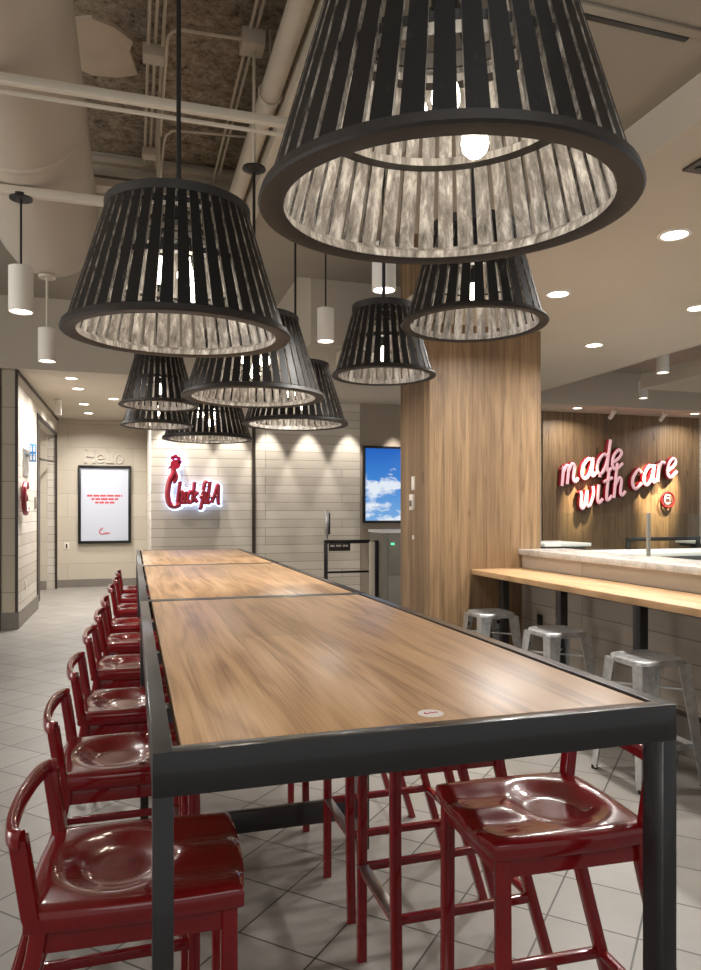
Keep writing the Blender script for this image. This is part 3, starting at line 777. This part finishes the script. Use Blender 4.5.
# ------------------------------------------------------------------ pendant lamps
def make_lamp(name, Rb, Rt, H, n, n_bulb, label, energy):
    t = thing(name, label, 'pendant lamp')
    rim_w = Rb*.135; th = .011
    rs0, rs1 = Rb-.018, Rt
    sl = MB()
    for k in range(n):
        a = 2*PI*k/n; ca, sa = math.cos(a), math.sin(a)
        vs = []
        for (r, z) in ((rs0, .018), (rs1, H-.01)):
            hw = PI*r/n*(.76 if n_bulb > 1 else .70)
            for (rr, s_) in ((r, 1), (r, -1), (r-th, -1), (r-th, 1)):
                q = hw*s_*(rr/r)
                vs.append(sl.bm.verts.new((rr*ca-q*sa, rr*sa+q*ca, z)))
        b0, b1 = vs[:4], vs[4:]
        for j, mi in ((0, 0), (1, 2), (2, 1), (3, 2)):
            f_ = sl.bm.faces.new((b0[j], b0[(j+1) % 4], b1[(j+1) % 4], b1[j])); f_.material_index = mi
        sl.bm.faces.new(b0); sl.bm.faces.new(b1)
    sl.build('slatted_shade', ['slat', 'weather', 'slat_edge'], t, False)
    rh = Rb*.06
    MB().lathe([(Rb-rim_w, .004), (Rb-rim_w+.006, 0), (Rb-.004, 0), (Rb, .005), (Rb-.006, rh), (Rb-.018-th-.004, rh+.012), (Rb-rim_w+.004, rh*.9)], 64,
               mats=[0, 0, 0, 0, 0, 1, 1], closed=True).build('bottom_ring', ['blacklamp', 'weather'], t)
    rr = lambda z: rs0+(rs1-rs0)*(z-.018)/(H-.028)-th
    for f_ in (.46, .84):
        z = H*f_; r = rr(z)
        MB().lathe([(r+.001, z), (r-.035*Rb/.4, z), (r-.035*Rb/.4, z+.018), (r+.001, z+.018)], 56, mats=[0, 1, 1, 0], closed=True).build('inner_hoop', ['blacklamp', 'weather'], t)
    r = Rt
    MB().lathe([(r+.007, H-.03), (r+.007, H), (r-.03, H), (r-.03, H-.006), (r-.012, H-.03)], 56, closed=True).build('top_ring', 'blacklamp', t)
    sp = MB()
    for k in range(2):
        a = k*PI/2+.3; c, s_ = math.cos(a), math.sin(a)
        sp.sweep([(-Rt*c, -Rt*s_, H-.02), (Rt*c, Rt*s_, H-.02)], rect_prof(.02, .008, .002))
    sp.lathe([(0, H-.05), (.03, H-.05), (.03, H+.02), (.008, H+.03), (0, H+.03)], 16); sp.build('spider_bracket', 'rod', t)
    bl = [(0, 0)] if n_bulb == 1 else [(.07*math.cos(a), .07*math.sin(a)) for a in (0, 2.4, 4.3)]
    for k, (x, y) in enumerate(bl):
        z0 = .10*Rb/.4+.035 if n_bulb == 1 else (.15, .215, .20)[k]
        br = .030 if n_bulb > 1 else .022
        so = MB(); so.lathe([(0, z0+br*2.2), (br*.62, z0+br*2.2), (br*.66, z0+br*4.4), (br*.25, z0+br*4.6), (0, z0+br*4.6)], 14, (x, y, 0))
        so.tube([(x, y, z0+br*4.5), (x*.3, y*.3, H-.03)], .005, 6); so.build('socket', 'rod', t)
        MB().lathe([(.0, z0-br), (br*.5, z0-br*.87), (br*.87, z0-br*.5), (br, z0), (br*.9, z0+br*.6), (br*.6, z0+br*1.5), (br*.5, z0+br*2.3)], 18, (x, y, 0)).build('bulb', 'bulb', t)
        d = bpy.data.lights.new('bulb_light', 'POINT'); d.energy = energy; d.color = (1, .88, .72); d.shadow_soft_size = br
        lo_ = bpy.data.objects.new('bulb_light', d); COL.objects.link(lo_); lo_.parent = t; lo_.location = (x, y, z0-br-.035)
    return t
D = .65; ZR = EYE+D
big = make_lamp('slatted_pendant_lamp', .400, .247, .457, 44, 3, '', E_BULB)
small = make_lamp('slatted_pendant_lamp', .252, .146, .34, 32, 1, '', E_BULB_SMALL)
big_at = [(.642, 1.413, 2.061, .0, 4.07, .056, 'largest nearest black slatted pendant lamp, at top right of the picture'),
          (.157, 2.640, 2.040, .7, 4.09, .027, 'large black slatted pendant lamp at upper left, its rod rising past the ceiling pipes'),
          (.657, 4.046, 2.053, 1.3, 3.36, 0, 'large black slatted pendant lamp hanging behind and below the upper left one'),
          (1.168, 5.272, 2.058, .4, Z_MID, 0, 'large black slatted pendant lamp partly hidden right of the middle lamp, greyish at its side'),
          (.638, 6.454, 2.043, 1.0, Z_UP, 0, 'large black slatted pendant lamp hanging lowest, directly above the red logo sign')]
small_at = [(1.125, 2.24, 2.055, .2, Z_MID, 0, 'small black slatted pendant lamp just below the largest lamp, in front of the pillar'),
            (1.156, 3.254, 2.061, .9, Z_MID, 0, 'small black slatted pendant lamp on its own, left of the oak pillar'),
            (.160, 4.755, 2.085, .5, 3.30, 0, 'small black slatted pendant lamp far left, upper one of two overlapping'),
            (.166, 5.305, 2.018, 1.1, 3.30, 0, 'small black slatted pendant lamp far left, lower one of two overlapping')]
for src, lst in ((big, big_at), (small, small_at)):
    made = [src]+[copy_tree(src) for _ in lst[1:]]
    for o, (x, y, z, rz, zt, tilt, lab) in zip(made, lst):
        v = Vector((x, y, 0)).normalized()
        q = Matrix.Rotation(tilt, 3, Vector((v.y, -v.x, 0))) @ Matrix.Rotation(rz, 3, 'Z')   # the shade hangs a little out of level
        o.location = (x, y, z); o.rotation_euler = q.to_euler(); o['label'] = lab
        o['group'] = 'slatted pendant lamps over the tables'
        H = .457 if src is big else .34
        L = zt-z-H-.02
        rd = MB().tube([(0, 0, 0), (0, 0, L)], .0085, 10).build('rod', 'rod', o)
        rd.location = (0, 0, H+.02); rd.rotation_euler = q.inverted().to_euler()
        if zt == 3.30:
            MB().tube([(0, 0, 0), (0, 0, 4.1-3.30)], .009, 10).build('drop_pipe', 'pipe', o).location = (0, 0, H+.02+L)
        if zt in (3.30, 3.36, Z_MID, Z_UP):
            MB().lathe([(0, L), (.065, L), (.068, L-.008), (.02, L-.03), (0, L-.03)], 24, (0, 0, H+.02)).build('canopy', 'rod', o)

# ------------------------------------------------------------------ ceiling lights
def make_downlight():
    t = thing('recessed_downlight', '', 'downlight')
    MB().lathe([(.068, -.004), (.085, -.004), (.087, 0), (.087, .004), (.068, .004)], 28, closed=True).build('trim_ring', 'white_paint', t)
    MB().lathe([(0, -.002), (.069, -.002), (.069, .002), (0, .002)], 24).build('lens', 'lens', t)
    return t
dl = make_downlight(); first = True
def downlight(x, y, z, lab, e, size=.13, group=None, spread=PI*.85):
    global first
    o = place(dl, first, (x, y, z-.004), 0, lab, group); first = False
    area_light('downlight_lamp', (0, 0, -.012), size, e, (1, .965, .91), (0, 0, 0), spread, o)
    return o
gs = 'downlights in the right soffit'
for x, y, lab in ((2.78, 3.17, 'recessed downlight in the right soffit, nearest and largest'),
                  (2.78, 4.27, 'recessed downlight in the right soffit, beside the small front lamp'),
                  (3.95, 4.27, 'recessed downlight in the right soffit, cut by the right picture edge'),
                  (3.95, 5.50, 'recessed downlight in the right soffit, farthest, right of the pillar')):
    downlight(x, y, Z_SOF, lab, E_SOFFIT, group=gs)
for x, y in ((2.78, 2.05), (3.95, 3.1)):
    area_light('added_soffit_lamp', (x, y, Z_SOF-.01), .13, E_SOFFIT, spread=PI*.85)  # unseen lamps added past the frame edge, carrying on the downlight grid
gb = 'downlights in the far left ceiling'
for x, y, lab in ((-.745, 9.7, 'recessed downlight over the left aisle, nearest of the receding four'), (-.72, 10.5, 'recessed downlight over the left aisle, second of the receding four'),
                  (-.74, 12.0, 'recessed downlight over the left aisle, third of the receding four'), (-.73, 13.1, 'recessed downlight over the left aisle, farthest, near the poster wall'),
                  (-.28, 11.3, 'recessed downlight right of the row over the left aisle')):
    downlight(x, y, Z_LOW, lab, E_BACK, group=gb)
gw = 'downlights along the feature wall'
for x, lab in ((6.95, 'recessed downlight above the left end of the oak feature wall'), (9.3, 'recessed downlight above the right end of the oak feature wall')):
    downlight(x, 10.12, Z_LOW, lab, E_BACK*.25, group=gw)
# wall washers above the shiplap wall (small cans close to the wall)
for x in (.46, .86, 1.40, 1.93, 2.55, 3.2, 3.95, 4.8):
    spot_light('wall_washer_lamp', (x, Y_LOGO-.28, Z_LOW-.01), (x, Y_LOGO-.02, 1.0), E_WASH, math.radians(46), .5)
for x in (-.2, -.75):
    spot_light('aisle_washer_lamp', (x, 13.3, Z_LOW-.01), (x, 14.0, 1.0), E_WASH*.25, math.radians(90), .8)
spot_light('side_wall_lamp', (-.6, 10.4, Z_LOW-.01), (X_LW, 10.4, 1.5), E_WASH*.8, math.radians(110), .8)

def make_can():
    t = thing('cylinder_pendant_light', '', 'pendant light')
    MB().lathe([(0, .25), (.05, .25), (.064, .245), (.064, .0), (.058, .0), (.055, .03), (0, .03)], 28).build('housing', 'white_paint', t)
    MB().lathe([(0, .012), (.056, .012), (.056, .016), (0, .016)], 24).build('lens', 'lens', t)
    return t
can = make_can(); gc = 'white cylinder lights'
cans = [(-.59, 4.30, 2.51, 3.15, 'rod', 'white cylinder light on a black cord at the far left under the big duct'),
        (-.62, 5.83, 2.54, 3.186, 'pipe', 'white cylinder light at left, below the end of the big duct'),
        (1.39, 5.22, 2.69, Z_MID, 'rod', 'white cylinder light on a thin cord between the hanging lamps'),
        (1.28, 3.60, 2.59, Z_MID, 'pipe', 'white cylinder light behind the rod of the lone small slatted lamp'),
        (5.4, 6.33, 2.88, Z_MID-.1, 'pipe', 'white cylinder light in the raised slot beyond the right soffit'),
        (7.0, 8.6, 3.02, Z_MID-.1, 'pipe', 'white cylinder light farthest back, just above the feature wall')]
made = [can]+[copy_tree(can) for _ in cans[1:]]
for o, (x, y, z, zt, mat, lab) in zip(made, cans):
    o.location = (x, y, z); o['label'] = lab; o['group'] = gc
    MB().tube([(0, 0, .25), (0, 0, zt-z)], .006 if mat == 'rod' else .009, 8).build('cord', mat, o)
    MB().lathe([(0, zt-z), (.06, zt-z), (.06, zt-z-.02), (0, zt-z-.02)], 20).build('canopy', mat, o)
    area_light('cylinder_lamp', (0, 0, -.003), .1, E_CAN, spread=PI*.8, parent=o)

def make_spot():
    t = thing('track_spotlight', '', 'spotlight')
    MB().tube([(0, 0, 0), (0, 0, -.06)], .012, 8).build('stem', 'white_paint', t)
    MB().tube([(0, -.06, -.05), (0, .07, -.15)], .035, 14, up=(1, 0, 0)).build('head', 'white_paint', t)
    return t
spt = make_spot()
for i, (x, tx, tz, lab) in enumerate(((7.55, 7.35, 1.75, 'white track spotlight above the word made'), (8.55, 8.75, 1.75, 'white track spotlight above the middle of the feature wall'), (9.5, 9.1, 1.6, 'white track spotlight at the right end of the feature wall'))):
    o = place(spt, i == 0, (x, 10.02, Z_LOW), 0, lab, 'track spotlights over the script sign')
    spot_light('feature_lamp', (x, 9.98, Z_LOW-.20), (tx, YF, tz), E_SPOT, math.radians(30), .9, (1, .84, .58))

# general light of the room: unseen fills added behind and beside the viewer, plus daylight from the right
area_light('front_room_fill', (.5, -1.2, 3.3), 2.2, 26, (1, .97, .93), shape='SQUARE')
area_light('right_room_fill', (7.5, 4.0, 2.85), 1.6, 40, (1, .97, .93), shape='SQUARE')
area_light('left_room_fill', (-5.0, 2.2, 1.3), 2.6, 170, (1, .97, .93), (0, math.radians(-118), 0), shape='SQUARE')  # fill added to brighten the open ceiling bay, aimed upward
area_light('side_window_daylight', (9.5, 1.0, 1.9), 2.4, 60, (.76, .86, 1.0), (0, PI/2, 0), shape='SQUARE')

# ------------------------------------------------------------------ services in the open bay
du = MB(); N = 40
rings = []
for (y, r) in ((.9, .36), (2.5, .36), (4.1, .36), (5.75, .36), (5.92, .345), (6.02, .28), (6.05, .0001)):
    rings.append([(-.60+r*math.cos(2*PI*k/N), y, 3.55+r*math.sin(2*PI*k/N)) for k in range(N)])
du.loft(rings); dt = du.build('round_air_duct', 'duct'); tag(dt, 'large round cream-painted air duct at the upper left', 'duct')
for y in (2.5, 4.1):
    m = MB(); m.loft([[(-.60+r*math.cos(2*PI*k/N), yy, 3.55+r*math.sin(2*PI*k/N)) for k in range(N)] for yy, r in ((y-.03, .361), (y-.02, .366), (y+.02, .366), (y+.03, .361))], False)
    m.build('seam_band', 'duct', dt)
def bar_thing(name, lab, cat, path, prof, mat='pipe', group=None, up=(0, 0, 1)):
    o = MB().sweep(path, prof, up).build(name, mat); return tag(o, lab, cat, group)
gu = 'strut channels across the open ceiling'
bar_thing('strut_channel', 'cream strut channel crossing the open ceiling in front of the duct', 'strut', [(-4, 3.17, 3.16), (1.1, 3.17, 3.16)], rect_prof(.036, .036, .003), group=gu)
bar_thing('strut_channel', 'thinner cream channel just behind and below the front strut', 'strut', [(-4, 3.205, 3.125), (1.1, 3.205, 3.125)], rect_prof(.014, .016, .003), group=gu)
bar_thing('strut_channel', 'cream strut channel carrying the cylinder light past the duct end', 'strut', [(-4, 4.27, 3.16), (.05, 4.27, 3.16)], rect_prof(.05, .045, .003), group=gu)
circ = lambda r, n=10: [(r*math.cos(2*PI*k/n), r*math.sin(2*PI*k/n)) for k in range(n)]
gcd = 'conduits under the concrete deck'
for x, z, lab in ((.085, 4.12, 'left conduit of the bundle running past the left lamp rod'), (.125, 4.14, 'middle conduit of the bundle running past the left lamp rod'), (.165, 4.12, 'right conduit of the bundle running past the left lamp rod'),
                  (.625, 4.10, 'left conduit of the pair running through the square box'), (.665, 4.12, 'right conduit of the pair running through the square box')):
    bar_thing('conduit', lab, 'conduit', [(x, 1.2, z), (x, 5.95, z)], circ(.0095), group=gcd)
bar_thing('conduit', 'cream conduit bending right from the bundle to the square box', 'conduit', smooth_path([(.185, 5.2, 4.05), (.185, 4.3, 4.05), (.19, 4.1, 4.05), (.24, 4.03, 4.05), (.32, 4.02, 4.05), (.645, 4.0, 4.05)]), circ(.009), group=gcd)
bar_thing('conduit', 'cream conduit crossing low from the bundle to the black canopy disc', 'conduit', smooth_path([(.205, 5.85, 4.0), (.21, 5.2, 4.0), (.24, 5.05, 4.0), (.32, 5.0, 4.0), (.75, 4.95, 4.0)]), circ(.008), group=gcd)
gj = 'junction boxes under the concrete deck'
for c, s_, lab in (((.125, 4.35, 4.09), (.14, .1, .07), 'cream junction box on the conduit bundle at left'), ((.645, 4.03, 4.06), (.13, .13, .09), 'cream square junction box above the black canopy disc'),
                   ((.12, 5.55, 4.08), (.11, .09, .06), 'small cream junction box low on the conduit bundle')):
    o = MB().box([c[i]-s_[i]/2 for i in range(3)], [c[i]+s_[i]/2 for i in range(3)], .004).build('junction_box', 'pipe'); tag(o, lab, 'junction box', gj)
bar_thing('drop_pipe', 'cream drop pipe from the square box down to the black canopy disc', 'pipe', [(.657, 4.046, 4.06), (.657, 4.046, 3.365)], circ(.009))
bar_thing('fire_main_pipe', 'fat cream pipe along the right edge of the open ceiling', 'pipe', [(.76, 1.2, 3.83), (.76, 5.8, 3.83)], circ(.06, 18))
for y, lab in ((3.2, 'nearer pipe hanger ring on the fat cream pipe'), (4.1, 'farther pipe hanger ring on the fat cream pipe')):
    m = MB(); m.tube([(.76+.066*math.cos(k*PI/10), y, 3.83+.066*math.sin(k*PI/10)) for k in range(21)], .007, 6, up=(0, 1, 0)); m.tube([(.76, y, 3.9), (.76, y, 4.2)], .006, 6)
    o = m.build('pipe_hanger', 'pipe'); tag(o, lab, 'hanger', 'pipe hangers')
# plaster patch on the deck: irregular thin slab
random.seed(21); pts = [(-.48, 3.55), (-.30, 3.62), (-.27, 3.72), (-.12, 3.66), (.0, 3.70), (.10, 3.80), (.08, 3.9), (.13, 4.13), (.0, 4.2), (-.15, 4.22), (-.35, 4.1), (-.5, 4.0)]
m = MB(); m.loft([[(x-.10, y+.64, z) for x, y in pts] for z in (Z_DECK-.022, Z_DECK+.01)]); o = m.build('plaster_patch', 'patch', None, False); tag(o, 'smooth pale plaster patch on the rough deck beside the duct', 'patch')

# ceiling fittings on the right
tr = thing('linear_track', 'dark linear track on the ceiling at the top right', 'track', (1.62, 2.06, Z_SOF+.18))
MB().box((-.20, -.012, -.014), (.24, .012, -.001), .002).build('slot', 'rod', tr)
MB().box((-.24, -.05, -.012), (.30, -.013, -.001), .002).build('rail', 'ceil_dark', tr)
vt = thing('ceiling_vent', 'dark square ceiling vent at the right edge of the soffit', 'vent', (2.28, 2.10, Z_SOF))
MB().box((0, 0, -.012), (.55, .455, -.0005), .003).build('frame', 'bronze', vt)
m = MB()
for k in range(8): m.box((.03, .03+k*.052, -.018), (.52, .05+k*.052, -.012))
m.build('louvre', 'rod', vt, False)
bx = MB().box((-1.12, 11.6, 2.86), (-1.04, 11.72, 3.09), .006).build('ceiling_speaker_box', 'white_paint'); tag(bx, 'small white box hanging from the ceiling by the left wall', 'box')
